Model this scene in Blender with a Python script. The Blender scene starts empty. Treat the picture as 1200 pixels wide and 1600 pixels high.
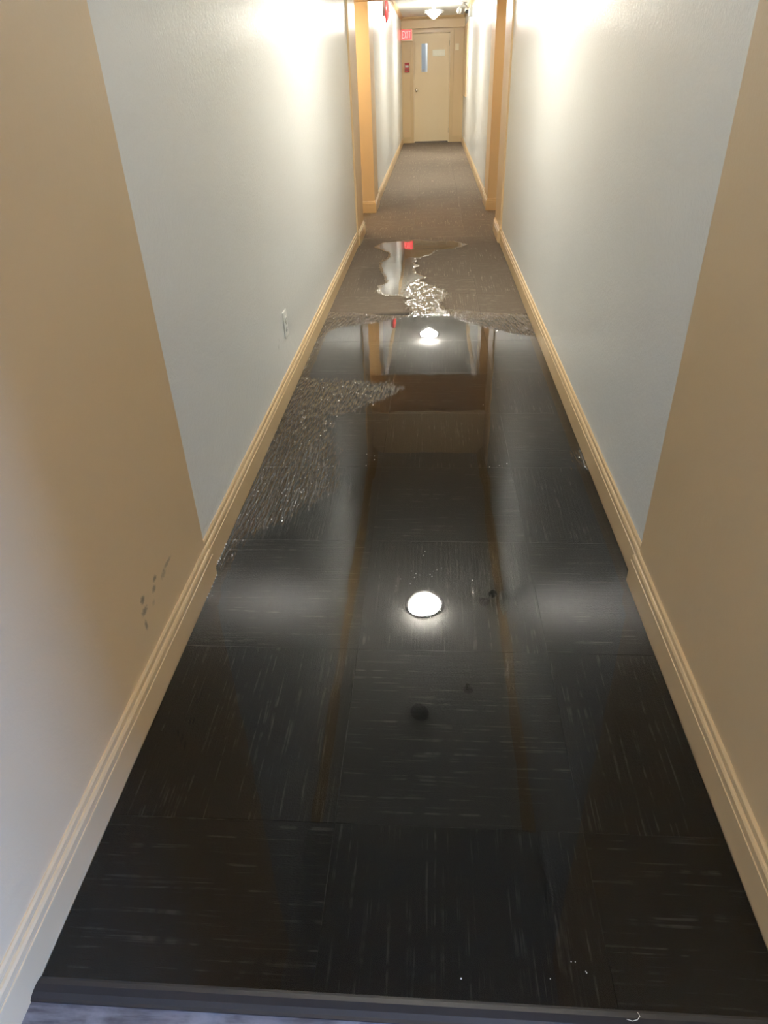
import bpy, bmesh, math, random
import numpy as np
from mathutils import Vector, Matrix

random.seed(7)
S = bpy.context.scene
C = S.collection

# ------------------------------------------------------------------ camera
CAM = bpy.data.cameras.new('camera')
cam = bpy.data.objects.new('camera', CAM)
C.objects.link(cam)
S.camera = cam
PITCH, YAW, ROLL, CAMZ = 0.57216, -0.08178, -0.03632, 1.277
CAM.sensor_fit = 'VERTICAL'
CAM.sensor_height = 36.0
CAM.lens = 1050.24 * 36.0 / 1600.0
CAM.clip_start = 0.02
_f0 = Vector((math.sin(YAW), math.cos(YAW), 0)); _r0 = Vector((math.cos(YAW), -math.sin(YAW), 0)); _u0 = Vector((0, 0, 1))
_f = _f0 * math.cos(PITCH) - _u0 * math.sin(PITCH)
_u = _u0 * math.cos(PITCH) + _f0 * math.sin(PITCH)
_r = _r0 * math.cos(ROLL) + _u * math.sin(ROLL)
_up = _u * math.cos(ROLL) - _r0 * math.sin(ROLL)
cam.matrix_world = Matrix(((_r.x, _up.x, -_f.x, 0), (_r.y, _up.y, -_f.y, 0), (_r.z, _up.z, -_f.z, CAMZ), (0, 0, 0, 1)))

# ------------------------------------------------------------------ world / exposure
W = bpy.data.worlds.new('world'); S.world = W
W.use_nodes = True
_bg = W.node_tree.nodes['Background']
_bg.inputs['Color'].default_value = (0.15, 0.36, 1.0, 1)
_bg.inputs['Strength'].default_value = 36.0
S.view_settings.view_transform = 'Standard'
S.view_settings.look = 'None'
S.view_settings.gamma = 1
S.view_settings.use_curve_mapping = False
S.view_settings.exposure = 0.70
LAMP = {'near': 140.0, 'middle': 125.0, 'far': 145.0, 'lobby': 118.0}      # emission of the glass of the ceiling lamps; the lobby one is added fill
ALCOVE = (150.0, 48.0)         # left and right alcove lamps
LAMP_COL = (1.0, 0.955, 0.865)
# daylight through the lobby window: a portal over the opening
_pl = bpy.data.lights.new('window_portal', 'AREA'); _pl.shape = 'RECTANGLE'; _pl.size = 1.5; _pl.size_y = .95
_pl.cycles.is_portal = True
_po = bpy.data.objects.new('window_portal', _pl); C.objects.link(_po)
_po.location = (2.10, -0.075, 1.35); _po.rotation_euler = (0, math.radians(90), 0)

# ------------------------------------------------------------------ measures
WL, WR = -0.690, 0.618          # white walls of the near corridor
PL, PR = -0.675, 0.600          # proud tan sections near the camera
QL, QR = -0.675, 0.603          # proud tan ends before the alcove
FL, FR = -0.663, 0.619          # far corridor
Y_STRIP0, Y_STRIP1 = 0.461, 0.497
Y_A, Y_B, Y_C, Y_D = 1.60, 6.50, 7.05, 8.19
Y_E, Y_END = 8.75, 16.743
H1, HS, H2 = 2.44, 1.915, 2.300
SL = 0.0078
def fz(y): return max(0.0, SL * (y - 6.6))

# ------------------------------------------------------------------ helpers
def link(o, parent=None):
    C.objects.link(o)
    if parent: o.parent = parent
    return o
class MB:
    def __init__(s): s.v = []; s.f = []; s.sm = []
    def box(s, x0, x1, y0, y1, z0, z1):
        n = len(s.v)
        s.v += [(x0,y0,z0),(x1,y0,z0),(x1,y1,z0),(x0,y1,z0),(x0,y0,z1),(x1,y0,z1),(x1,y1,z1),(x0,y1,z1)]
        s.f += [tuple(n+i for i in q) for q in ((0,3,2,1),(4,5,6,7),(0,1,5,4),(1,2,6,5),(2,3,7,6),(3,0,4,7))]
        s.sm += [False]*6
        return s
    def lathe(s, prof, c=(0,0,0), axis='z', n=32, smooth=True):
        # prof: (radius, height) pairs; closed at the ends where radius is 0
        b = len(s.v)
        for r, h in prof:
            for k in range(n):
                a = 2*math.pi*k/n; u, w = r*math.cos(a), r*math.sin(a)
                p = {'z': (u, w, h), 'x': (h, u, w), 'y': (u, h, w)}[axis]
                s.v.append((p[0]+c[0], p[1]+c[1], p[2]+c[2]))
        for i in range(len(prof)-1):
            for k in range(n):
                k2 = (k+1) % n
                q = (b+i*n+k, b+i*n+k2, b+(i+1)*n+k2, b+(i+1)*n+k)
                s.f.append(q); s.sm.append(smooth)
        return s
    def tube(s, pts, r, n=10):
        b = len(s.v); P = [Vector(p) for p in pts]
        for i, p in enumerate(P):
            t = (P[min(i+1, len(P)-1)] - P[max(i-1, 0)]).normalized()
            a = t.orthogonal().normalized() if i == 0 else (a - t*a.dot(t)).normalized()
            c2 = t.cross(a)
            rr = r[i] if isinstance(r, (list, tuple)) else r
            for k in range(n):
                an = 2*math.pi*k/n
                s.v.append(tuple(p + a*rr*math.cos(an) + c2*rr*math.sin(an)))
        for i in range(len(P)-1):
            for k in range(n):
                k2 = (k+1) % n
                s.f.append((b+i*n+k, b+i*n+k2, b+(i+1)*n+k2, b+(i+1)*n+k)); s.sm.append(True)
        s.f.append(tuple(b+k for k in range(n))[::-1]); s.sm.append(False)
        e = b+(len(P)-1)*n
        s.f.append(tuple(e+k for k in range(n))); s.sm.append(False)
        return s
    def sweep(s, path, prof, inward):
        # path: wall-face polyline in plan; prof: (distance from wall, height); inward=+1: room is on the right of travel
        n = len(path); P = [Vector(p) for p in path]; b = len(s.v); m = len(prof)
        for i in range(n):
            d0 = (P[i]-P[i-1]).normalized() if i > 0 else None
            d1 = (P[i+1]-P[i]).normalized() if i < n-1 else None
            nr = lambda d: Vector((d.y, -d.x)) * inward
            if d0 is None: mv = nr(d1)
            elif d1 is None: mv = nr(d0)
            else:
                a, c = nr(d0), nr(d1); mv = (a+c); mv = mv/(mv.length_squared)*2 if mv.length > 1e-6 else a
            for o, z in prof:
                q = P[i] + mv*o
                s.v.append((q.x, q.y, z + (fz(q.y) if s.follow else 0)))
        for i in range(n-1):
            for k in range(m):
                k2 = (k+1) % m
                s.f.append((b+i*m+k, b+i*m+k2, b+(i+1)*m+k2, b+(i+1)*m+k)); s.sm.append(False)
        s.f.append(tuple(b+k for k in range(m))); s.f.append(tuple(b+(n-1)*m+k for k in range(m))[::-1]); s.sm += [False, False]
        return s
    follow = False
    def build(s, name, mat, parent=None, loc=None, bevel=0.0, kind=None, label=None):
        me = bpy.data.meshes.new(name)
        me.from_pydata(s.v, [], s.f)
        me.polygons.foreach_set('use_smooth', s.sm)
        bm = bmesh.new(); bm.from_mesh(me)
        bmesh.ops.remove_doubles(bm, verts=bm.verts, dist=1e-6)
        bmesh.ops.recalc_face_normals(bm, faces=bm.faces)
        if bevel:
            eds = [e for e in bm.edges if len(e.link_faces) == 2 and e.calc_face_angle(0) > 0.6]
            bmesh.ops.bevel(bm, geom=eds, offset=bevel, segments=2, profile=0.6, affect='EDGES')
        bm.to_mesh(me); bm.free()
        me.materials.append(mat)
        o = bpy.data.objects.new(name, me)
        link(o, parent)
        if loc: o.location = loc
        if kind: o['kind'] = kind
        if label: o['label'] = label
        return o
def thing(name, label, cat, loc, rotz=0, group=None):
    o = bpy.data.objects.new(name, None); C.objects.link(o)
    o.empty_display_size = 0.1
    o.location = loc; o.rotation_euler = (0, 0, rotz)
    o['label'] = label; o['category'] = cat
    if group: o['group'] = group
    return o
def tag(o, label, cat, group=None):
    o['label'] = label; o['category'] = cat
    if group: o['group'] = group
    return o
def dup(root, loc, label):
    r = root.copy(); C.objects.link(r); r.location = loc; r['label'] = label
    for ch in list(root.children):
        c = ch.copy(); C.objects.link(c); c.parent = r
        for g in ch.children:
            d = g.copy(); C.objects.link(d); d.parent = c
    return r
def box1(name, mat, b, parent=None, **k): return MB().box(*b).build(name, mat, parent, **k)

# ------------------------------------------------------------------ materials
class NT:
    def __init__(s, name):
        s.m = bpy.data.materials.new(name); s.m.use_nodes = True
        s.t = s.m.node_tree; s.t.nodes.clear()
        s.out = s.n('ShaderNodeOutputMaterial')
    def n(s, typ, **k):
        nd = s.t.nodes.new(typ)
        for a, v in k.items(): setattr(nd, a, v)
        return nd
    def l(s, a, b): s.t.links.new(a, b)
    def set(s, sock, v):
        if hasattr(v, 'is_output'): s.l(v, sock)
        elif isinstance(v, tuple) and len(v) == 3 and sock.type == 'RGBA': sock.default_value = (*v, 1)
        else: sock.default_value = v
    def math(s, op, a, b=0.0, c=0.0, clamp=False):
        nd = s.n('ShaderNodeMath', operation=op); nd.use_clamp = clamp
        for i, v in enumerate((a, b, c)): s.set(nd.inputs[i], v)
        return nd.outputs[0]
    def ramp(s, v, a, b, c=0.0, d=1.0):
        nd = s.n('ShaderNodeMapRange', interpolation_type='SMOOTHSTEP')
        for i, x in zip(range(5), (v, a, b, c, d)): s.set(nd.inputs[i], x)
        return nd.outputs[0]
    def mix(s, f, a, b):
        nd = s.n('ShaderNodeMix', data_type='RGBA')
        s.set(nd.inputs[0], f); s.set(nd.inputs[6], a); s.set(nd.inputs[7], b)
        return nd.outputs[2]
    def pos(s): return s.n('ShaderNodeNewGeometry').outputs['Position']
    def obj(s): return s.n('ShaderNodeTexCoord').outputs['Object']
    def scale(s, v, sc, loc=(0,0,0), rot=(0,0,0)):
        nd = s.n('ShaderNodeMapping'); s.l(v, nd.inputs[0])
        nd.inputs['Scale'].default_value = sc; nd.inputs['Location'].default_value = loc; nd.inputs['Rotation'].default_value = rot
        return nd.outputs[0]
    def noise(s, v, sc, detail=2, rough=.5):
        nd = s.n('ShaderNodeTexNoise'); s.l(v, nd.inputs['Vector'])
        nd.inputs['Scale'].default_value = sc; nd.inputs['Detail'].default_value = detail; nd.inputs['Roughness'].default_value = rough
        return nd.outputs[0]
    def vor(s, v, sc):
        nd = s.n('ShaderNodeTexVoronoi'); s.l(v, nd.inputs['Vector']); nd.inputs['Scale'].default_value = sc
        return nd.outputs[0]
    def bump(s, h, strength, dist, normal=None):
        nd = s.n('ShaderNodeBump'); s.set(nd.inputs['Height'], h); s.set(nd.inputs['Strength'], strength); nd.inputs['Distance'].default_value = dist
        if normal: s.l(normal, nd.inputs['Normal'])
        return nd.outputs[0]
    def bsdf(s, col, rough=.5, normal=None, spec=.5, metal=0, emis=None, es=0, coat=0):
        b = s.n('ShaderNodeBsdfPrincipled')
        s.set(b.inputs['Base Color'], col); s.set(b.inputs['Roughness'], rough); s.set(b.inputs['Metallic'], metal)
        s.set(b.inputs['Specular IOR Level'], spec); s.set(b.inputs['Coat Weight'], coat)
        if emis: s.set(b.inputs['Emission Color'], emis); s.set(b.inputs['Emission Strength'], es)
        if normal: s.l(normal, b.inputs['Normal'])
        return b.outputs[0]
    def done(s, sh): s.l(sh, s.out.inputs['Surface']); return s.m
def simple(name, col, rough=.5, **k):
    t = NT(name); return t.done(t.bsdf(col, rough, **k))

def wall_paint(name, col, rough, bstr, stains=(), scuff=(0.03, 0.028, 0.027)):
    t = NT(name); P = t.pos()
    n1 = t.noise(P, 120, 3, .6); n2 = t.noise(P, 45, 2)
    h = t.math('ADD', n1, n2)
    c = t.mix(t.math('MULTIPLY', t.noise(P, 2.2, 3), .10), col, tuple(x*.72 for x in col))
    for (x, y, z, ry, rz, a) in stains:
        nd = t.n('ShaderNodeVectorMath', operation='SUBTRACT'); t.l(P, nd.inputs[0]); nd.inputs[1].default_value = (x, y, z)
        nd2 = t.n('ShaderNodeVectorMath', operation='MULTIPLY'); t.l(nd.outputs[0], nd2.inputs[0]); nd2.inputs[1].default_value = (1.0, 1/ry, 1/rz)
        ln = t.n('ShaderNodeVectorMath', operation='LENGTH'); t.l(nd2.outputs[0], ln.inputs[0])
        d = t.math('ADD', ln.outputs['Value'], t.math('MULTIPLY', t.math('SUBTRACT', t.noise(P, 160, 3), .5), 1.5))
        c = t.mix(t.math('MULTIPLY', t.ramp(d, 1.3, .3), a*.8), c, scuff)
    return t.done(t.bsdf(c, rough, t.bump(h, bstr, .0012), spec=.5))

M = {}
M['white'] = wall_paint('white_wall_paint', (.80, .82, .80), .24, .75,
    [(WL, 2.92, .272, .012, .012, .25), (WL, 2.945, .295, .006, .008, .25), (WR, 10.0, .75, .03, .09, .35)])
M['tan'] = wall_paint('tan_wall_paint', (.68, .50, .28), .34, .25,
    [(PL, 1.345, .247, .030, .007, .55), (PL, 1.262, .262, .012, .008, .8), (PL, 1.31, .238, .020, .010, .45),
     (PL, 1.245, .243, .013, .009, .7), (PL, 1.180, .262, .012, .011, .85), (PL, 1.175, .232, .018, .010, .75), (PL, 1.165, .197, .008, .014, .75), (PL, 1.225, .215, .010, .008, .3)])
M['trim'] = simple('tan_gloss_trim_paint', (.62, .45, .245), .28)
M['ceiling'] = wall_paint('ceiling_paint', (.74, .73, .69), .6, .5)
M['white_plastic'] = simple('white_plastic', (.78, .78, .75), .35)
M['cream_plastic'] = simple('cream_plastic', (.80, .70, .50), .4)
M['dark'] = simple('dark_slot', (.02, .02, .02), .5)
M['red'] = simple('red_enamel', (.42, .02, .02), .3)
M['metal'] = simple('satin_metal', (.62, .58, .5), .25, metal=1)
M['chrome'] = simple('chrome', (.75, .75, .75), .12, metal=1)
M['grey_metal'] = simple('grey_metal', (.35, .34, .32), .4)
M['pale_metal'] = simple('pale_grey_enamel', (.80, .78, .72), .28, metal=.7)
M['lens'] = simple('dark_lens', (.05, .05, .05), .15)
M['door'] = simple('door_paint', (.76, .61, .39), .4)
M['strip'] = simple('dark_rubber', (.016, .014, .014), .45)
M['stair_blue'] = simple('stairwell_blue_paint', (.50, .515, .54), .6)
M['white_paint'] = simple('stairwell_white_paint', (.8, .8, .8), .5)
def bubble_mat():
    t = NT('foam_bubble'); return t.done(t.bsdf((.85, .85, .85), .1))
M['bubble'] = bubble_mat()

def lamp_glass(name, strength):
    t = NT(name)
    e = t.n('ShaderNodeEmission'); e.inputs['Color'].default_value = (*LAMP_COL, 1); e.inputs['Strength'].default_value = strength
    g = t.n('ShaderNodeBsdfGlossy'); g.inputs['Roughness'].default_value = .15
    a = t.n('ShaderNodeMixShader'); a.inputs[0].default_value = .06; t.l(e.outputs[0], a.inputs[1]); t.l(g.outputs[0], a.inputs[2])
    return t.done(a.outputs[0])

def carpet(name, rot):
    """loop-pile carpet tile: streaks run along the object's y (rot=0) or x (rot=1); soaked dark where the water has been"""
    t = NT(name); P = t.pos(); O = t.obj()
    inf = t.n('ShaderNodeObjectInfo')
    add = t.n('ShaderNodeVectorMath', operation='ADD'); t.l(O, add.inputs[0])
    sh = t.n('ShaderNodeVectorMath', operation='SCALE'); t.l(inf.outputs['Location'], sh.inputs[0]); sh.inputs['Scale'].default_value = 3.37
    t.l(sh.outputs[0], add.inputs[1])
    A = add.outputs[0]
    s_ = (78, 2.2, 1) if rot == 0 else (2.2, 78, 1)
    st = t.noise(t.scale(A, s_), 1.6, 2, .6)
    streak = t.ramp(st, .54, .70)
    brk = t.ramp(t.noise(t.scale(A, (26, 26, 1)), 1.0, 2), .38, .62)
    streak = t.math('MULTIPLY', streak, brk)
    grain = t.noise(t.scale(A, (420, 170, 1) if rot == 0 else (170, 420, 1)), 1, 2, .7)
    broad = t.noise(P, 2.6, 3)
    dry = t.mix(t.ramp(grain, .3, .7), (.105, .078, .054), (.235, .185, .135))
    dry = t.mix(t.math('MULTIPLY', broad, .35), dry, (.12, .095, .075))
    dry = t.mix(t.math('MULTIPLY', streak, .8), dry, (.40, .34, .26))
    wetc = t.mix(t.ramp(grain, .35, .7), (.006, .0056, .005), (.013, .012, .011))
    wetc = t.mix(t.math('MULTIPLY', streak, .75), wetc, (.095, .088, .078))
    # soaked region: everything on the near side of a wavering line, and a halo round the small puddle
    sep = t.n('ShaderNodeSeparateXYZ'); t.l(P, sep.inputs[0]); X, Y = sep.outputs[0], sep.outputs[1]
    wob = t.math('MULTIPLY', t.math('SUBTRACT', t.noise(P, 2.0, 4, .55), .5), .16)
    line = t.math('ADD', t.math('ADD', Y, wob), t.math('MULTIPLY', t.math('SINE', t.math('MULTIPLY', X, 6.0)), .04))
    w1 = t.ramp(line, 4.38, 4.24)
    dx = t.math('DIVIDE', t.math('ADD', X, .47), .12); dy = t.math('DIVIDE', t.math('SUBTRACT', Y, 5.30), .48)
    d2 = t.math('ADD', t.math('SQRT', t.math('ADD', t.math('MULTIPLY', dx, dx), t.math('MULTIPLY', dy, dy))), t.math('MULTIPLY', wob, 7.0))
    w2 = t.math('MULTIPLY', t.ramp(d2, 1.3, .6), .45)
    # slightly darker tone as far as the alcove
    w3 = t.math('MULTIPLY', t.ramp(t.math('ADD', Y, wob), 6.9, 6.45), .30)
    wet = t.math('MAXIMUM', w1, t.math('MAXIMUM', w2, w3))
    # the carpet right under the puddle is soaked as well
    px = t.math('DIVIDE', t.math('ADD', X, .21), .25); py = t.math('DIVIDE', t.math('SUBTRACT', Y, 5.5), 1.15)
    w4 = t.ramp(t.math('ADD', t.math('MULTIPLY', px, px), t.math('MULTIPLY', py, py)), 1.0, .7)
    wet = t.math('MAXIMUM', wet, t.math('MULTIPLY', w4, .25))
    wetc = t.mix(t.ramp(line, 3.9, 4.25), wetc, (.035, .031, .027))
    col = t.mix(wet, dry, wetc)
    h = t.math('ADD', grain, t.math('MULTIPLY', st, .7))
    return t.done(t.bsdf(col, .85, t.bump(h, .6, .003), spec=.15))
M['carpet_a'] = carpet('carpet_tile_lengthwise', 0)
M['carpet_b'] = carpet('carpet_tile_crosswise', 1)

def vinyl():
    t = NT('vinyl_plank'); P = t.pos()
    g = t.noise(t.scale(P, (6, 45, 1)), 1.5, 4, .65); h = t.noise(t.scale(P, (9, 14, 1)), 1.3, 4, .6)
    c = t.mix(t.ramp(g, .3, .7), (.06, .055, .055), (.17, .16, .165))
    c = t.mix(t.ramp(h, .45, .7), c, (.21, .20, .20))
    return t.done(t.bsdf(c, .35, t.bump(g, .3, .001)))
M['vinyl'] = vinyl()

def water():
    t = NT('standing_water'); P = t.pos()
    at = t.n('ShaderNodeAttribute', attribute_name='depth'); dep = at.outputs['Fac']
    af = t.n('ShaderNodeAttribute', attribute_name='film'); film = af.outputs['Fac']
    am = t.n('ShaderNodeAttribute', attribute_name='rip'); rip = am.outputs['Fac']
    grain = t.noise(t.scale(P, (125, 15, 1)), 1, 2, .6)
    weave = t.vor(t.scale(P, (115, 17, 1)), 1.0)
    gr = t.math('SUBTRACT', grain, .5)
    soft = t.n('ShaderNodeAttribute', attribute_name='soft').outputs['Fac']
    dn = t.math('ADD', dep, t.math('MULTIPLY', gr, t.math('MULTIPLY_ADD', soft, .16, .006)))
    dn = t.math('ADD', dn, t.math('MULTIPLY', t.math('SUBTRACT', t.noise(t.scale(P, (16, 13, 1)), 1, 2, .55), .5), .07))
    fn = t.math('ADD', film, t.math('MULTIPLY', gr, .07))
    cover = t.math('GREATER_THAN', t.math('MAXIMUM', dn, fn), 0.0)
    pile = t.ramp(dn, t.math('MULTIPLY_ADD', soft, .02, .0), -.012)          # 1 where the pile breaks the surface
    pile = t.math('MULTIPLY', pile, t.ramp(film, -.03, .0))
    hp = t.math('ADD', weave, grain)
    b1 = t.bump(hp, t.math('MULTIPLY', pile, 1.0), .009)
    slow = t.noise(t.scale(P, (7, 3, 1)), 1, 2)
    b2 = t.bump(slow, .05, .01, b1)
    men = t.ramp(dn, 0, .022)
    b3 = t.bump(men, t.math('MULTIPLY', t.math('SUBTRACT', 1.0, soft, clamp=True), 1.0), .006, b2)
    rn = t.noise(t.scale(P, (42, 16, 1)), 1, 1, .5)
    b4 = t.bump(rn, t.math('MULTIPLY', rip, 1.0), .016, b3)
    fr = t.n('ShaderNodeFresnel'); fr.inputs['IOR'].default_value = 1.58; t.l(b2, fr.inputs['Normal'])
    gl = t.n('ShaderNodeBsdfGlossy'); gl.inputs['Roughness'].default_value = .018; gl.inputs['Color'].default_value = (1, 1, 1, 1)
    t.set(gl.inputs['Roughness'], t.math('MULTIPLY_ADD', pile, .12, .018)); t.l(b4, gl.inputs['Normal'])
    tr = t.n('ShaderNodeBsdfTransparent'); tr.inputs['Color'].default_value = (.93, .93, .92, 1)
    mx = t.n('ShaderNodeMixShader'); t.l(fr.outputs[0], mx.inputs[0]); t.l(tr.outputs[0], mx.inputs[1]); t.l(gl.outputs[0], mx.inputs[2])
    no = t.n('ShaderNodeBsdfTransparent')
    m2 = t.n('ShaderNodeMixShader'); t.l(cover, m2.inputs[0]); t.l(no.outputs[0], m2.inputs[1]); t.l(mx.outputs[0], m2.inputs[2])
    return t.done(m2.outputs[0])
M['water'] = water()

def glass():
    t = NT('door_glass')
    fr = t.n('ShaderNodeFresnel'); fr.inputs['IOR'].default_value = 1.45
    gl = t.n('ShaderNodeBsdfGlossy'); gl.inputs['Roughness'].default_value = .03
    tr = t.n('ShaderNodeBsdfTransparent'); tr.inputs['Color'].default_value = (.86, .92, .97, 1)
    mx = t.n('ShaderNodeMixShader'); t.l(fr.outputs[0], mx.inputs[0]); t.l(tr.outputs[0], mx.inputs[1]); t.l(gl.outputs[0], mx.inputs[2])
    return t.done(mx.outputs[0])
M['glass'] = glass()
def exit_face():
    t = NT('exit_face'); return t.done(t.bsdf((.5, .04, .04), .4, emis=(1.0, .07, .075), es=1.15))
M['exit_face'] = exit_face()
def exit_letter():
    t = NT('exit_letter'); return t.done(t.bsdf((.8, .3, .3), .4, emis=(1.0, .30, .27), es=1.1))
M['exit_letter'] = exit_letter()

# ------------------------------------------------------------------ the shell
T = .10
def st(name, mat, *boxes, bevel=0.0):
    m = MB()
    for b in boxes: m.box(*b)
    return m.build(name, mat, kind='structure', bevel=bevel)
ZB = -.06
LX = 2.15          # lobby right wall
st('wall_near_left', M['tan'], (PL-T, PL, -2.6, Y_A, ZB, H1))
st('wall_left', M['white'], (WL-T+.015, WL, Y_A, Y_B, ZB, H1))
st('wall_near_right', M['tan'], (PR, PR+T, .44, Y_A, ZB, H1))
st('wall_right', M['white'], (WR, WR+T-.018, Y_A, Y_B, ZB, H1))
st('wall_alcove_left', M['tan'], (QL-T, QL, Y_B, Y_C, ZB, H1), (-1.6, QL-T, Y_C-T, Y_C, ZB, H1), (-1.7, -1.6, Y_C-T, Y_D+T, ZB, H1), (-1.6, FL+.015-T, Y_D, Y_D+T, ZB, H1), (FL+.015-T, FL+.015, Y_D, Y_E, ZB, H1))
st('wall_alcove_right', M['tan'], (QR, QR+T, Y_B, Y_C, ZB, H1), (QR+T, 1.6, Y_C-T, Y_C, ZB, H1), (1.6, 1.7, Y_C-T, Y_D+T, ZB, H1), (FR-.015+T, 1.6, Y_D, Y_D+T, ZB, H1), (FR-.015, FR-.015+T, Y_D, Y_E, ZB, H1))
st('wall_far_left', M['white'], (FL-T+.01, FL, Y_E, Y_END+T, ZB, H1))
st('wall_far_right', M['white'], (FR, FR+T-.01, Y_E, Y_END+T, ZB, H1))
DX0, DX1, DZ = -.427, .338, 2.045
st('wall_far_end', M['tan'], (FL, DX0, Y_END, Y_END+.12, ZB, H1), (DX1, FR, Y_END, Y_END+.12, ZB, H1), (DX0, DX1, Y_END, Y_END+.12, DZ, H1))
# ceilings
st('ceiling', M['ceiling'], (PL-T, LX+.1, -2.7, .44, H1, H1+.1), (PL-T, PR+T, .44, Y_C, H1, H1+.1))
st('ceiling_far', M['ceiling'], (FL-T, FR+T, Y_D, Y_END+T, H2, H2+.1))
st('ceiling_alcove', M['tan'], (-1.6, 1.6, Y_C, Y_D, HS, H1+.1), bevel=.004)
st('ceiling_header', M['ceiling'], (PL, PR, 1.15, Y_A, 2.30, H1), (WL, WR, Y_A, 2.24, 2.30, H1))
st('ceiling_bulkhead', M['tan'], (FL, FR, Y_END-.12, Y_END, 2.105, H2), bevel=.003)
# lobby behind the camera
st('wall_lobby_front', M['tan'], (PR, LX, .34, .44, ZB, H1))
st('wall_lobby_back', M['tan'], (PL-T, LX+.1, -2.7, -2.6, ZB, H1))
st('wall_lobby_right', M['tan'], (LX, LX+.1, -2.6, -.55, ZB, H1), (LX, LX+.1, .40, .44, ZB, H1), (LX, LX+.1, -.55, .40, ZB, .6), (LX, LX+.1, -.55, .40, 2.1, H1))
win = MB().box(LX+.02, LX+.07, -.55, -.50, .6, 2.1).box(LX+.02, LX+.07, .35, .40, .6, 2.1).box(LX+.02, LX+.07, -.50, .35, .6, .65).box(LX+.02, LX+.07, -.50, .35, 2.05, 2.1).box(LX+.02, LX+.07, -.09, -.06, .65, 2.05).build('window_1', M['white_paint'], kind='structure')
st('floor_lobby', M['vinyl'], (PL-T, LX+.1, -2.7, Y_STRIP0+.01, -.06, -.002))
o = MB()
o.v = []; o.f = []
xs = [(PL-T, PR+T, Y_STRIP0, Y_C), (-1.7, 1.7, Y_C, Y_D), (FL-T, FR+T, Y_D, 18.2)]
for x0, x1, y0, y1 in xs:
    n = len(o.v)
    for zz in (-.08, -.010):
        for x, y in ((x0, y0), (x1, y0), (x1, y1), (x0, y1)): o.v.append((x, y, zz + fz(y)))
    o.f += [tuple(n+i for i in q) for q in ((0,3,2,1),(4,5,6,7),(0,1,5,4),(1,2,6,5),(2,3,7,6),(3,0,4,7))]; o.sm += [False]*6
floor_o = o.build('floor', simple('subfloor', (.08, .07, .06), .8), kind='structure')

# carpet tiles, quarter-turned, each its own piece
def tile_mesh(w, d, mat, cache={}):
    k = (round(w, 3), round(d, 3), mat.name)
    if k in cache: return cache[k]
    m = bpy.data.meshes.new('carpet_tile')
    a, b, e = w/2, d/2, .0008
    v = [(-a,-b,-.008),(a,-b,-.008),(a,b,-.008),(-a,b,-.008),(-a,-b,-.0008),(a,-b,-.0008),(a,b,-.0008),(-a,b,-.0008),(-a+e,-b+e,0),(a-e,-b+e,0),(a-e,b-e,0),(-a+e,b-e,0)]
    f = [(0,3,2,1),(8,9,10,11),(0,1,5,4),(1,2,6,5),(2,3,7,6),(3,0,4,7),(4,5,9,8),(5,6,10,9),(6,7,11,10),(7,4,8,11)]
    m.from_pydata(v, [], f); m.materials.append(mat); cache[k] = m
    return m
regions = [(WL, WR, Y_STRIP1, Y_C), (-1.6, 1.6, Y_C, Y_D), (FL, FR, Y_D, Y_END)]
for ri, (rx0, rx1, ry0, ry1) in enumerate(regions):
    for j in range(-1, 34):
        for i in range(-4, 5):
            x0, x1 = max(-.19+.5*i, rx0), min(.31+.5*i, rx1)
            y0, y1 = max(.803+.5*j, ry0), min(1.303+.5*j, ry1)
            if x1-x0 < .012 or y1-y0 < .012: continue
            mat = M['carpet_a'] if (i+j) % 2 == 1 else M['carpet_b']
            g = .0006
            me = tile_mesh(x1-x0-g, y1-y0-g, mat)
            t_ = bpy.data.objects.new('carpet_tile', me); link(t_, floor_o)
            yc = (y0+y1)/2
            t_.location = ((x0+x1)/2, yc, fz(yc) - .002)
            if yc > 6.8: t_.rotation_euler = (math.atan(SL), 0, 0)

# threshold strip
MB().sweep([(PL, Y_STRIP0), (PR, Y_STRIP0)], [(0, -.004), (0, .0015), (-.004, .005), (-.012, .0075), (-.024, .0075), (-.032, .005), (-.037, .0015), (-.037, -.004)], 1).build('trim_threshold', M['strip'], kind='structure')

# baseboards
BP = [(0, 0), (.0155, 0), (.0155, .078), (.0150, .0795), (.0132, .0800), (.0132, .0830), (.0140, .0860), (.0135, .0960), (.0105, .1010), (.0065, .1020), (.0065, .1060), (.0075, .1085), (.0065, .1150), (.0030, .1190), (0, .1190)]
BP = [(a, b-.004) for a, b in BP]
def base(name, path, inward):
    m = MB(); m.follow = True
    return m.sweep(path, BP, inward).build(name, M['trim'], kind='structure')
base('baseboard_near_left', [(PL, -2.58), (PL, Y_A), (WL+.0005, Y_A+.0005)], 1)
base('baseboard_left', [(WL, Y_A+.001), (WL, Y_B)], 1)
base('baseboard_alcove_left', [(QL-.014, Y_B), (QL, Y_B), (QL, Y_C), (-1.6, Y_C), (-1.6, Y_D), (FL+.015, Y_D), (FL+.015, Y_E), (FL+.001, Y_E)], 1)
base('baseboard_far_left', [(FL, Y_E), (FL, Y_END), (-.487, Y_END)], 1)
base('baseboard_near_right', [(PR, .46), (PR, Y_A), (WR-.0005, Y_A+.0005)], -1)
base('baseboard_right', [(WR, Y_A+.001), (WR, Y_B)], -1)
base('baseboard_alcove_right', [(QR+.014, Y_B), (QR, Y_B), (QR, Y_C), (1.6, Y_C), (1.6, Y_D), (FR-.015, Y_D), (FR-.015, Y_E), (FR-.001, Y_E)], -1)
base('baseboard_far_right', [(FR, Y_E), (FR, Y_END), (.407, Y_END)], -1)
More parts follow.
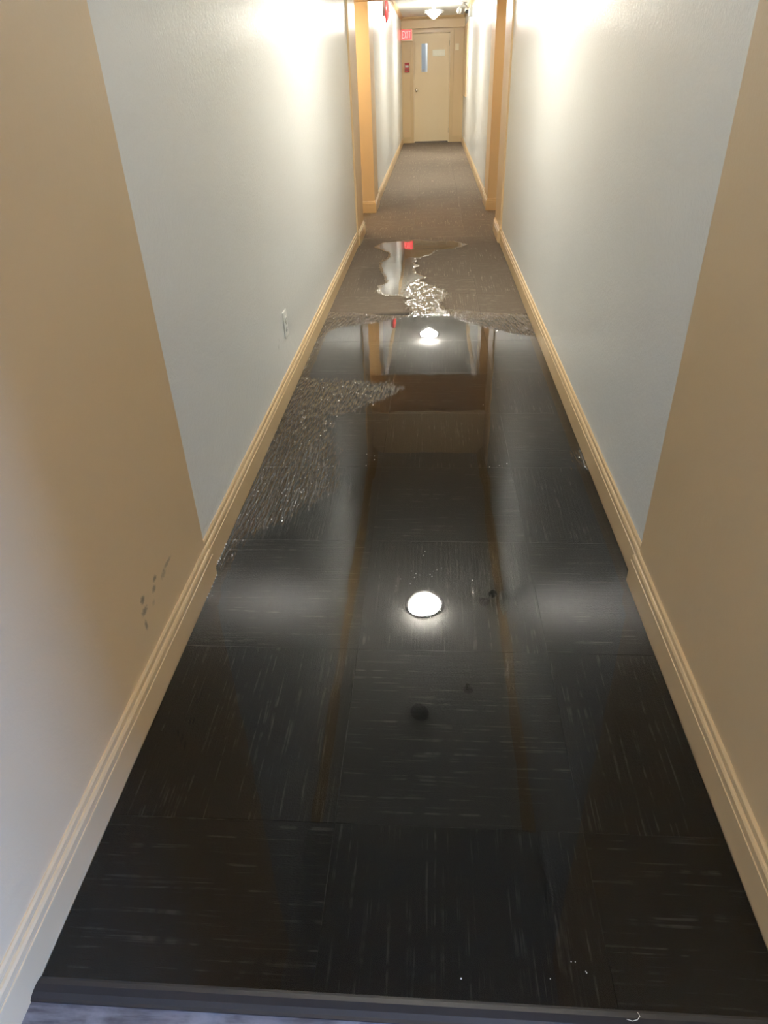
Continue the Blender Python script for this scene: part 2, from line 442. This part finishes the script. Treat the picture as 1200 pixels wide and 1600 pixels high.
# crown mouldings
def crown(name, path, inward, H, K=1.0):
    pr = [(a*K, b*K) for a, b in [(0, 0), (.060, 0), (.060, -.008), (.052, -.014), (.046, -.030), (.030, -.048), (.014, -.058), (.012, -.070), (.006, -.078), (0, -.078)]]
    return MB().sweep(path, [(a, H+b) for a, b in pr], inward).build(name, M['trim'], kind='structure')
crown('trim_1', [(WL, 2.24), (WL, Y_B), (QL, Y_B), (QL, Y_C)], 1, H1)
crown('trim_2', [(WR, 2.24), (WR, Y_B), (QR, Y_B), (QR, Y_C)], -1, H1)
crown('trim_3', [(FL+.015, Y_D), (FL+.015, Y_E), (FL, Y_E), (FL, Y_END-.12), (FR, Y_END-.12), (FR, Y_E), (FR-.015, Y_E), (FR-.015, Y_D)], 1, H2, .72)

# ------------------------------------------------------------------ far door
ZF = fz(Y_END)
gx0, gx1, gz0, gz1 = -.262, -.128, 1.365, 1.865
sy0, sy1 = Y_END+.045, Y_END+.09
sm = MB()
sx0, sx1, sz0, sz1 = DX0+.018, DX1-.018, ZF+.008, DZ-.02
for b in ((sx0, gx0, sy0, sy1, sz0, sz1), (gx1, sx1, sy0, sy1, sz0, sz1), (gx0, gx1, sy0, sy1, sz0, gz0), (gx0, gx1, sy0, sy1, gz1, sz1)): sm.box(*b)
door = sm.build('door_1', M['door'], kind='structure')
MB().box(DX0, sx0-.002, Y_END, Y_END+.12, ZF, DZ).box(sx1+.002, DX1, Y_END, Y_END+.12, ZF, DZ).box(DX0, DX1, Y_END, Y_END+.12, sz1+.003, DZ).build('jamb', M['door'], door)
cs = MB()
for b in ((-.487, DX0+.004, Y_END-.018, Y_END, ZF, DZ+.045), (DX1-.004, .407, Y_END-.018, Y_END, ZF, DZ+.045), (DX0, DX1, Y_END-.018, Y_END, DZ-.004, DZ+.045)): cs.box(*b)
cs.build('casing', M['trim'], door, bevel=.003)
fr_ = MB()
for b in ((gx0-.014, gx0+.006, sy0-.008, sy0, gz0-.014, gz1+.014), (gx1-.006, gx1+.014, sy0-.008, sy0, gz0-.014, gz1+.014), (gx0, gx1, sy0-.008, sy0, gz0-.014, gz0+.006), (gx0, gx1, sy0-.008, sy0, gz1-.006, gz1+.014), (gx0-.03, gx1+.035, sy0-.016, sy0, gz0-.040, gz0-.026)): fr_.box(*b)
fr_.build('window_frame', M['door'], door)
box1('pane', M['glass'], (gx0+.002, gx1-.002, sy0+.02, sy0+.026, gz0+.002, gz1-.002), door)
box1('glass_label', M['grey_metal'], (gx0+.016, gx0+.066, sy0+.016, sy0+.0195, gz0+.012, gz0+.052), door, label='small dark label at the foot of the glass')
kn = MB().lathe([(0, 0), (.032, 0), (.032, -.006), (.014, -.010), (.012, -.030), (.022, -.036), (.029, -.048), (.029, -.058), (.020, -.068), (0, -.070)], (-.363, sy0, 1.052), 'y', 24)
kn.build('knob', M['metal'], door, label='round satin metal knob')
hg = MB()
for z in (.30, 1.1, 1.85): hg.lathe([(0, z-.045), (.007, z-.045), (.007, z+.045), (0, z+.045)], (sx1+.004, sy0-.004, 0), 'z', 10)
hg.build('hinge', M['metal'], door)
box1('door_gap_light', M['chrome'], (sx0+.01, sx1-.01, sy0-.006, sy0, ZF+.006, ZF+.022), door, label='pale strip standing in for light in the gap under the door')  # bright strip imitates the light showing under the door
# stairwell beyond the glass
st('wall_stairwell', M['stair_blue'], (-1.0, -.9, Y_END+.12, 18.3, 0, H1), (.9, 1.0, Y_END+.12, 18.3, 0, H1), (-1.0, 1.0, 18.2, 18.3, -.1, H1), (-1.0, 1.0, Y_END+.125, 18.25, -.1, -.08 + fz(Y_END)), (-1.0, FL-.10, Y_END+.11, 18.25, -.08, .07), (FR+.10, 1.0, Y_END+.11, 18.25, -.08, .07), (-1.0, 1.0, Y_END+.12, 18.3, H1, H1+.1), (-1.0, FL-.08, Y_END+.10, Y_END+.13, 0, H1), (FR+.08, 1.0, Y_END+.10, Y_END+.13, 0, H1))
st('trim_stairwell_post', M['white_paint'], (-.178, -.05, 17.3, 17.4, ZF, H1))
sl = thing('stairwell_lamp', 'cool round ceiling lamp in the stairwell beyond the door', 'ceiling lamp', (-.35, 16.98, H1))
tt = NT('cool_lamp_glass'); e_ = tt.n('ShaderNodeEmission'); e_.inputs[0].default_value = (.93, .97, 1, 1); e_.inputs[1].default_value = 60
M['cool'] = tt.done(e_.outputs[0])
MB().lathe([(0, 0), (.13, 0), (.13, -.02), (0, -.02)]).build('base', M['white_plastic'], sl)
MB().lathe([(.12, -.02), (.11, -.06), (.06, -.09), (0, -.10)]).build('diffuser', M['cool'], sl)

# ------------------------------------------------------------------ ceiling lamps
def ceiling_lamp(loc, key, label):
    t = thing('ceiling_lamp', label, 'ceiling lamp', loc, 0, 'cone-glass ceiling lamps')
    MB().lathe([(0, 0), (.066, 0), (.066, -.014), (.060, -.022), (.030, -.026), (.022, -.070), (.040, -.085), (0, -.086)]).build('mount', M['white_plastic'], t)
    gm = lamp_glass('lamp_glass_' + key, LAMP[key])
    MB().lathe([(.060, -.080), (.110, -.088), (.136, -.096), (.138, -.103), (.120, -.122), (.085, -.153), (.045, -.183), (.015, -.202), (0, -.206)], n=48).build('glass_shade', gm, t)
    MB().lathe([(.145, -.100), (.161, -.100), (.166, -.105), (.163, -.113), (.150, -.117), (.145, -.110), (.145, -.100)], n=48).build('rim', M['grey_metal'], t)
    for a in (30, 150, 270):
        a = math.radians(a + 180 - 0)
        MB().lathe([(0, -.126), (.007, -.126), (.007, -.092), (0, -.092)], (.156*math.cos(a), .156*math.sin(a), 0), 'z', 10).build('clip', M['grey_metal'], t)
    return t
ceiling_lamp((-.040, 4.20, H1), 'near', 'white cone-glass ceiling lamp over the big pool of water in the near corridor')
ceiling_lamp((-.047, 10.62, H2), 'middle', 'white cone-glass ceiling lamp just past the alcove, mirrored near the red reflection')
ceiling_lamp((-.010, 14.0, H2), 'far', 'lit white cone-glass ceiling lamp hanging before the far door')

ceiling_lamp((0.55, -1.35, H1), 'lobby', 'unseen cone-glass fill lamp added in the lobby before the threshold')  # added fill lamp behind the camera, lifts the near walls
def alcove_lamp(x, st_, col, label):
    t = thing('alcove_lamp', label, 'ceiling lamp', (x, 7.62, HS), 0, 'alcove ceiling lamps')
    MB().lathe([(0, 0), (.085, 0), (.085, -.012), (0, -.012)], n=32).build('base', M['white_plastic'], t)
    q = NT('alcove_glass'); e = q.n('ShaderNodeEmission'); e.inputs[0].default_value = col; e.inputs[1].default_value = st_
    q.done(e.outputs[0])
    MB().lathe([(.078, -.012), (.076, -.030), (.055, -.048), (.02, -.056), (0, -.057)], n=32).build('diffuser', q.m, t)
alcove_lamp(-1.12, ALCOVE[0], (1, .86, .60, 1), 'small warm ceiling lamp inside the left alcove')
alcove_lamp(1.12, ALCOVE[1], (1, .86, .60, 1), 'small warm ceiling lamp inside the right alcove')

# ------------------------------------------------------------------ emergency lamps
def emergency(loc, label):
    t = thing('emergency_light', label, 'emergency light', loc, 0, 'twin-head emergency lights')
    MB().lathe([(0, 0), (.050, 0), (.050, -.012), (.042, -.018), (0, -.018)], n=24).build('mounting_plate', M['grey_metal'], t)
    for s in (-1, 1):
        pts = [(0, 0, -.016), (s*.020, 0, -.030), (s*.045, 0, -.045), (s*.060, 0, -.070)]
        MB().tube(pts, .008, 8).build('arm', M['grey_metal'], t)
        dirv = Vector((-.25, .80, -.55) if s < 0 else (-.05, -.70, -.75)).normalized()
        hd = MB().lathe([(0, .020), (.018, .018), (.030, .004), (.036, -.020), (.040, -.060), (.038, -.066), (.036, -.066)], n=24).build('lamp_head', M['pale_metal'], t)
        hd.rotation_mode = 'QUATERNION'; hd.rotation_quaternion = Vector((0, 0, -1)).rotation_difference(dirv)
        hd.location = (s*.062, 0, -.082)
        MB().lathe([(.0362, -.064), (.025, -.070), (0, -.073)], n=24).build('lens', M['lens'], hd)
    return t
e1 = emergency((.455, 4.37, H1), 'twin-head emergency light on the ceiling beside the near lamp')
dup(e1, (.485, 13.95, H2), 'grey twin-head emergency light on the ceiling right of the far lamp')
def junction(loc, label):
    t = thing('junction_box', label, 'junction box', loc, 0, 'junction boxes by the emergency lights')
    MB().box(-.055, 0, -.06, .06, -.06, .06).build('body', M['white_plastic'], t, bevel=.005)
    MB().box(-.060, -.055, -.050, .050, -.050, .050).build('cover', M['white_plastic'], t, bevel=.002)
    MB().lathe([(0, .06), (.011, .06), (.011, .14), (0, .14)], (-.025, 0, 0), 'z', 12).build('conduit', M['white_plastic'], t)
    return t
junction((WR, 4.16, 2.24), 'white junction box on the right wall beside the near emergency light')
junction((FR, 13.72, 2.15), 'white junction box high on the far right wall by the emergency light')

# ------------------------------------------------------------------ smoke detector, sprinkler
t = thing('smoke_detector', 'round smoke detector on the ceiling of the near corridor', 'smoke detector', (-.065, 3.17, H1))
MB().lathe([(0, 0), (.065, 0), (.065, -.012), (.058, -.030), (0, -.030)], n=32).build('base', M['grey_metal'], t)
MB().lathe([(.046, -.030), (.044, -.046), (.030, -.054), (0, -.056)], n=32).build('cap', M['grey_metal'], t)
t = thing('sprinkler', 'small sprinkler head on the near corridor ceiling', 'sprinkler', (.283, 3.40, H1))
MB().lathe([(0, 0), (.035, 0), (.030, -.008), (0, -.009)], n=24).build('escutcheon', M['grey_metal'], t)
MB().lathe([(0, -.008), (.009, -.008), (.009, -.030), (.004, -.034), (.004, -.048), (0, -.048)], n=12).build('stem', M['metal'], t)
MB().lathe([(0, -.048), (.016, -.048), (.016, -.051), (0, -.051)], n=16).build('deflector', M['metal'], t)

# ------------------------------------------------------------------ exit sign
t = thing('exit_sign', 'glowing red exit sign above the left side of the far door', 'exit sign', (-.560, Y_END-.128, 1.905))
MB().box(-.098, .128, -.035, .008, 0, .19).build('housing', M['cream_plastic'], t, bevel=.004)
MB().box(-.093, .110, -.040, -.035, .022, .186).build('face', M['exit_face'], t, label='lit red face')
def stroke(m, x0, z0, x1, z1, w=.011):
    d = Vector((x1-x0, z1-z0)); n = Vector((-d.y, d.x)).normalized()*w/2
    b = len(m.v); pts = [(x0+n.x, z0+n.y), (x0-n.x, z0-n.y), (x1-n.x, z1-n.y), (x1+n.x, z1+n.y)]
    for y in (-.0425, -.0395):
        for x, z in pts: m.v.append((x, y, z))
    m.f += [tuple(b+i for i in q) for q in ((0,1,2,3),(7,6,5,4),(0,4,5,1),(1,5,6,2),(2,6,7,3),(3,7,4,0))]; m.sm += [False]*6
L = {'E': [(0,0,0,1),(0,1,.7,1),(0,.5,.6,.5),(0,0,.7,0)], 'X': [(0,0,.75,1),(0,1,.75,0)], 'I': [(.1,0,.1,1)], 'T': [(0,1,.8,1),(.4,0,.4,1)]}
xx = -.078
for ch, w in (('E', .050), ('X', .052), ('I', .024), ('T', .05)):
    m = MB()
    for a, b, c, d in L[ch]: stroke(m, xx+a*.048, .048+b*.11, xx+c*.048, .048+d*.11)
    m.build('letter', M['exit_letter'], t)
    xx += w

# ------------------------------------------------------------------ pull station, plates, notice
t = thing('fire_alarm_pull_station', 'red fire alarm pull station on the tan wall left of the far door', 'fire alarm', (-.556, Y_END, 1.460))
MB().box(-.046, .046, -.045, 0, -.082, .082).build('housing', M['red'], t, bevel=.005)
MB().box(-.034, .034, -.058, -.045, .000, .034).build('handle', M['white_plastic'], t, bevel=.004, label='white pull handle')
MB().box(-.034, .034, -.048, -.0452, -.050, -.034).build('label_plate', simple('dark_red', (.16, .01, .01), .4), t)
t = thing('wall_plate', 'small cream wall plate on the tan wall right of the far door', 'wall plate', (.472, Y_END, 1.782))
MB().box(-.037, .037, -.007, 0, -.057, .057).build('plate', M['cream_plastic'], t, bevel=.003)
MB().box(-.008, .008, -.013, -.0072, -.014, .014).build('toggle', M['cream_plastic'], t)
def notice_mat():
    t = NT('notice_paper'); O = t.obj()
    n = t.noise(t.scale(O, (60, 1, 160)), 1.0, 2)
    return t.done(t.bsdf(t.mix(t.math('MULTIPLY', t.ramp(n, .60, .72), .45), (.95, .94, .80), (.45, .42, .33)), .5))
no_ = MB().box(-.128, .128, -.0035, 0, -.056, .056).build('door_notice', notice_mat(), loc=(.100, sy0-.0005, 1.692), bevel=.001)
tag(no_, 'pale rectangular notice on the upper right of the far door', 'notice')
tag(MB().box(-.016, 0, -.83, .83, -.58, .58).build('wall_panel', M['tan'], loc=(FR, 15.90, 1.52), bevel=.003), 'flat tan panel along the right wall beside the far door', 'panel')

# ------------------------------------------------------------------ alarm bell on the far left wall
t = thing('alarm_bell', 'round red alarm bell high on the far left wall', 'alarm bell', (FL, 10.85, 2.02))
MB().box(0, .030, -.060, .060, -.055, .105).build('back_box', M['white_plastic'], t, bevel=.004, label='white mounting box')
MB().lathe([(0, .028), (.050, .028), (.124, .030), (.127, .034), (.120, .048), (.090, .066), (.045, .076), (0, .078)], (0, 0, 0), 'x', 40).build('gong', M['red'], t)
MB().lathe([(0, .077), (.014, .077), (.012, .088), (0, .089)], (0, 0, 0), 'x', 12).build('bolt', M['chrome'], t)

# ------------------------------------------------------------------ outlet on the left wall
t = thing('wall_outlet', 'white double power outlet low on the near left wall', 'outlet', (WL, 3.105, .322))
MB().box(0, .0055, -.038, .038, -.060, .060).build('cover_plate', M['white_plastic'], t, bevel=.002)
for z in (-.021, .021):
    sk = MB().lathe([(0, .0055), (.017, .0055), (.017, .0085), (.0155, .0092), (0, .0092)], (0, 0, z), 'x', 24).build('socket', M['white_plastic'], t)
    for y, zz, h in ((-.0065, .003, .005), (.0065, .003, .0045), (0, -.008, .0025)):
        MB().box(.0090, .0096, y-.0012, y+.0012, z+zz-h, z+zz+h).build('slot', M['dark'], sk)
MB().lathe([(0, .0055), (.0035, .0055), (.003, .0068), (0, .007)], (0, 0, 0), 'x', 12).build('screw', M['chrome'], t)

# ------------------------------------------------------------------ the flood
mirror = [(-.80, .35), (-.80, 1.45), (-.662, 1.53), (-.652, 1.70), (-.621, 1.823), (-.519, 1.894), (-.465, 1.984), (-.352, 2.122), (-.36, 2.247), (-.409, 2.496), (-.453, 2.707), (-.453, 2.775), (-.367, 2.844), (-.227, 2.976), (-.147, 3.101), (-.235, 3.151), (-.332, 3.161), (-.568, 3.206), (-.655, 3.25), (-.662, 3.5),
 (-.659, 3.789), (-.640, 3.98), (-.574, 4.06), (-.417, 4.14), (-.31, 4.19), (-.195, 4.26), (-.122, 4.312), (-.148, 4.48), (-.183, 4.634), (-.132, 4.695), (-.192, 4.73), (-.328, 4.775), (-.402, 4.874), (-.39, 5.031), (-.343, 5.111), (-.368, 5.294), (-.426, 5.565), (-.431, 5.787), (-.382, 5.947), (-.378, 6.12), (-.447, 6.255), (-.521, 6.355), (-.516, 6.45), (-.449, 6.585), (-.292, 6.628), (-.214, 6.694), (-.136, 6.672), (-.016, 6.602), (.212, 6.588), (.313, 6.437), (.232, 6.288), (.165, 6.254), (.041, 6.194), (-.021, 6.015), (-.127, 5.88), (-.151, 5.765), (-.115, 5.629), (-.145, 5.523), (-.11, 5.376), (-.042, 5.273), (-.097, 5.19), (-.04, 5.083), (.053, 4.953), (.119, 4.779), (.088, 4.7), (.056, 4.52), (.105, 4.33), (.175, 4.22), (.239, 4.12), (.361, 4.016), (.472, 3.92), (.74, 3.80), (.74, 2.46), (.565, 2.42), (.572, 2.30), (.74, 2.27), (.74, .35)]
films = [[(-.74, 1.45), (-.60, 1.50), (-.55, 1.75), (-.30, 2.0), (-.25, 2.8), (-.10, 3.11), (-.20, 3.25), (-.74, 3.9)],
 [(-.74, 3.1), (-.74, 4.40), (-.474, 4.36), (-.303, 4.30), (-.14, 4.30), (.104, 4.43), (.345, 4.34), (.66, 4.26), (.66, 3.6), (0, 4.0)],
 [(.52, 2.20), (.66, 2.2), (.66, 2.55), (.52, 2.50)]]
def sdist(px, py, poly):
    inside = np.zeros(px.shape, bool); d = np.full(px.shape, 9.0)
    n = len(poly)
    for i in range(n):
        x0, y0 = poly[i]; x1, y1 = poly[(i+1) % n]
        ex, ey = x1-x0, y1-y0
        tt = np.clip(((px-x0)*ex+(py-y0)*ey)/(ex*ex+ey*ey), 0, 1)
        d = np.minimum(d, np.hypot(px-x0-tt*ex, py-y0-tt*ey))
        c = (y0 > py) != (y1 > py)
        with np.errstate(divide='ignore', invalid='ignore'):
            xi = x0 + (py-y0)*ex/(ey if ey else 1e-12)
        inside ^= c & (px < xi)
    return np.where(inside, d, -d)
gx = np.arange(WL+.001, WR, .011); gx[-1] = WR-.001
gy = np.arange(Y_STRIP1-.002, 6.78, .011)
X, Y = np.meshgrid(gx, gy)
D = sdist(X, Y, mirror)
F = np.max([sdist(X, Y, p) for p in films], axis=0)
sm_ = lambda v, a, b: np.clip((v-a)/(b-a), 0, 1)**2*(3-2*np.clip((v-a)/(b-a), 0, 1))
soft = sm_(F, -.05, .02)
soft = np.maximum(soft, .75*sm_(Y, 4.2, 4.3)*sm_(-Y, -5.2, -5.0))
rip = sm_(-Y, -5.25, -5.0)*sm_(Y, 4.22, 4.42)*sm_(X + (Y-4.5)*.0, -.24, -.06)
# keep the front of the proud walls dry
ny, nx = X.shape
idx = np.arange(nx*ny).reshape(ny, nx)
keepv = np.maximum(D, F) > -.03
q = keepv[:-1, :-1] & keepv[1:, :-1] & keepv[:-1, 1:] & keepv[1:, 1:]
fa = np.stack([idx[:-1, :-1][q], idx[:-1, 1:][q], idx[1:, 1:][q], idx[1:, :-1][q]], -1)
used = np.unique(fa); remap = np.zeros(nx*ny, int); remap[used] = np.arange(len(used)); fa = remap[fa]
co = np.stack([X.ravel()[used], Y.ravel()[used], np.full(len(used), .0012)], -1)
me = bpy.data.meshes.new('flood_water')
me.vertices.add(len(co)); me.vertices.foreach_set('co', co.ravel())
me.loops.add(fa.size); me.loops.foreach_set('vertex_index', fa.ravel().astype(np.int32))
me.polygons.add(len(fa)); me.polygons.foreach_set('loop_start', (np.arange(len(fa))*4).astype(np.int32)); me.polygons.foreach_set('loop_total', np.full(len(fa), 4, np.int32))
me.update(calc_edges=True)
for nm, arr in (('depth', D), ('film', F), ('soft', soft), ('rip', rip)):
    a = me.attributes.new(nm, 'FLOAT', 'POINT'); a.data.foreach_set('value', arr.ravel()[used].astype(np.float32))
me.materials.append(M['water'])
me.polygons.foreach_set('use_smooth', [True]*len(fa))
wt = link(bpy.data.objects.new('flood_water', me))
tag(wt, 'shallow mirror-like sheet of flood water lying over the dark soaked carpet', 'water')
bub = [(-.016, 1.744), (-.02, 1.723), (-.056, 1.64), (-.042, 1.628), (-.03, 1.621), (-.046, 1.609), (.001, 1.625), (.011, 1.641), (.036, 1.658), (.022, 1.648), (.007, 1.616), (-.088, 1.601), (-.1, 1.567), (-.058, 1.578), (-.27, 2.894), (.239, 2.89), (-.259, 2.405), (-.226, 2.389), (-.224, 2.357), (-.253, 2.309), (.228, 2.302), (.297, 2.328), (.266, 2.313), (.128, 1.6), (.246, .565), (.253, .565), (.268, .551), (.269, .549), (.058, .53), (.207, .537)]
bm_ = MB().lathe([(.0016, 0), (.00145, .0007), (.0009, .0013), (0, .0016)], n=10).build('bubble', M['bubble'], wt, loc=(0, 0, 0))
def bubble(x, y, s):
    o = bpy.data.objects.new('bubble', bm_.data); link(o, wt); o.location = (x, y, .0012); o.scale = (s, s, s)
bm_.location = (bub[0][0], bub[0][1], .0012)
for x, y in bub[1:]: bubble(x, y, random.uniform(.6, 1.1) * (1.5 if y > 2 else 1))
for k in range(16):
    y = 1.50 + k*.018 + random.uniform(-.005, .005)
    bubble((PL+.0175 if y < Y_A+.012 else WL+.0178), y, random.uniform(.7, 1.8))

tag(MB().tube([(.318, .482, .0092), (.326, .4795, .0105), (.334, .481, .012), (.339, .486, .0125), (.337, .492, .011)], .0005, 6).build('thread', M['white_plastic']), 'tiny curled pale thread lying on the dark threshold strip', 'thread')
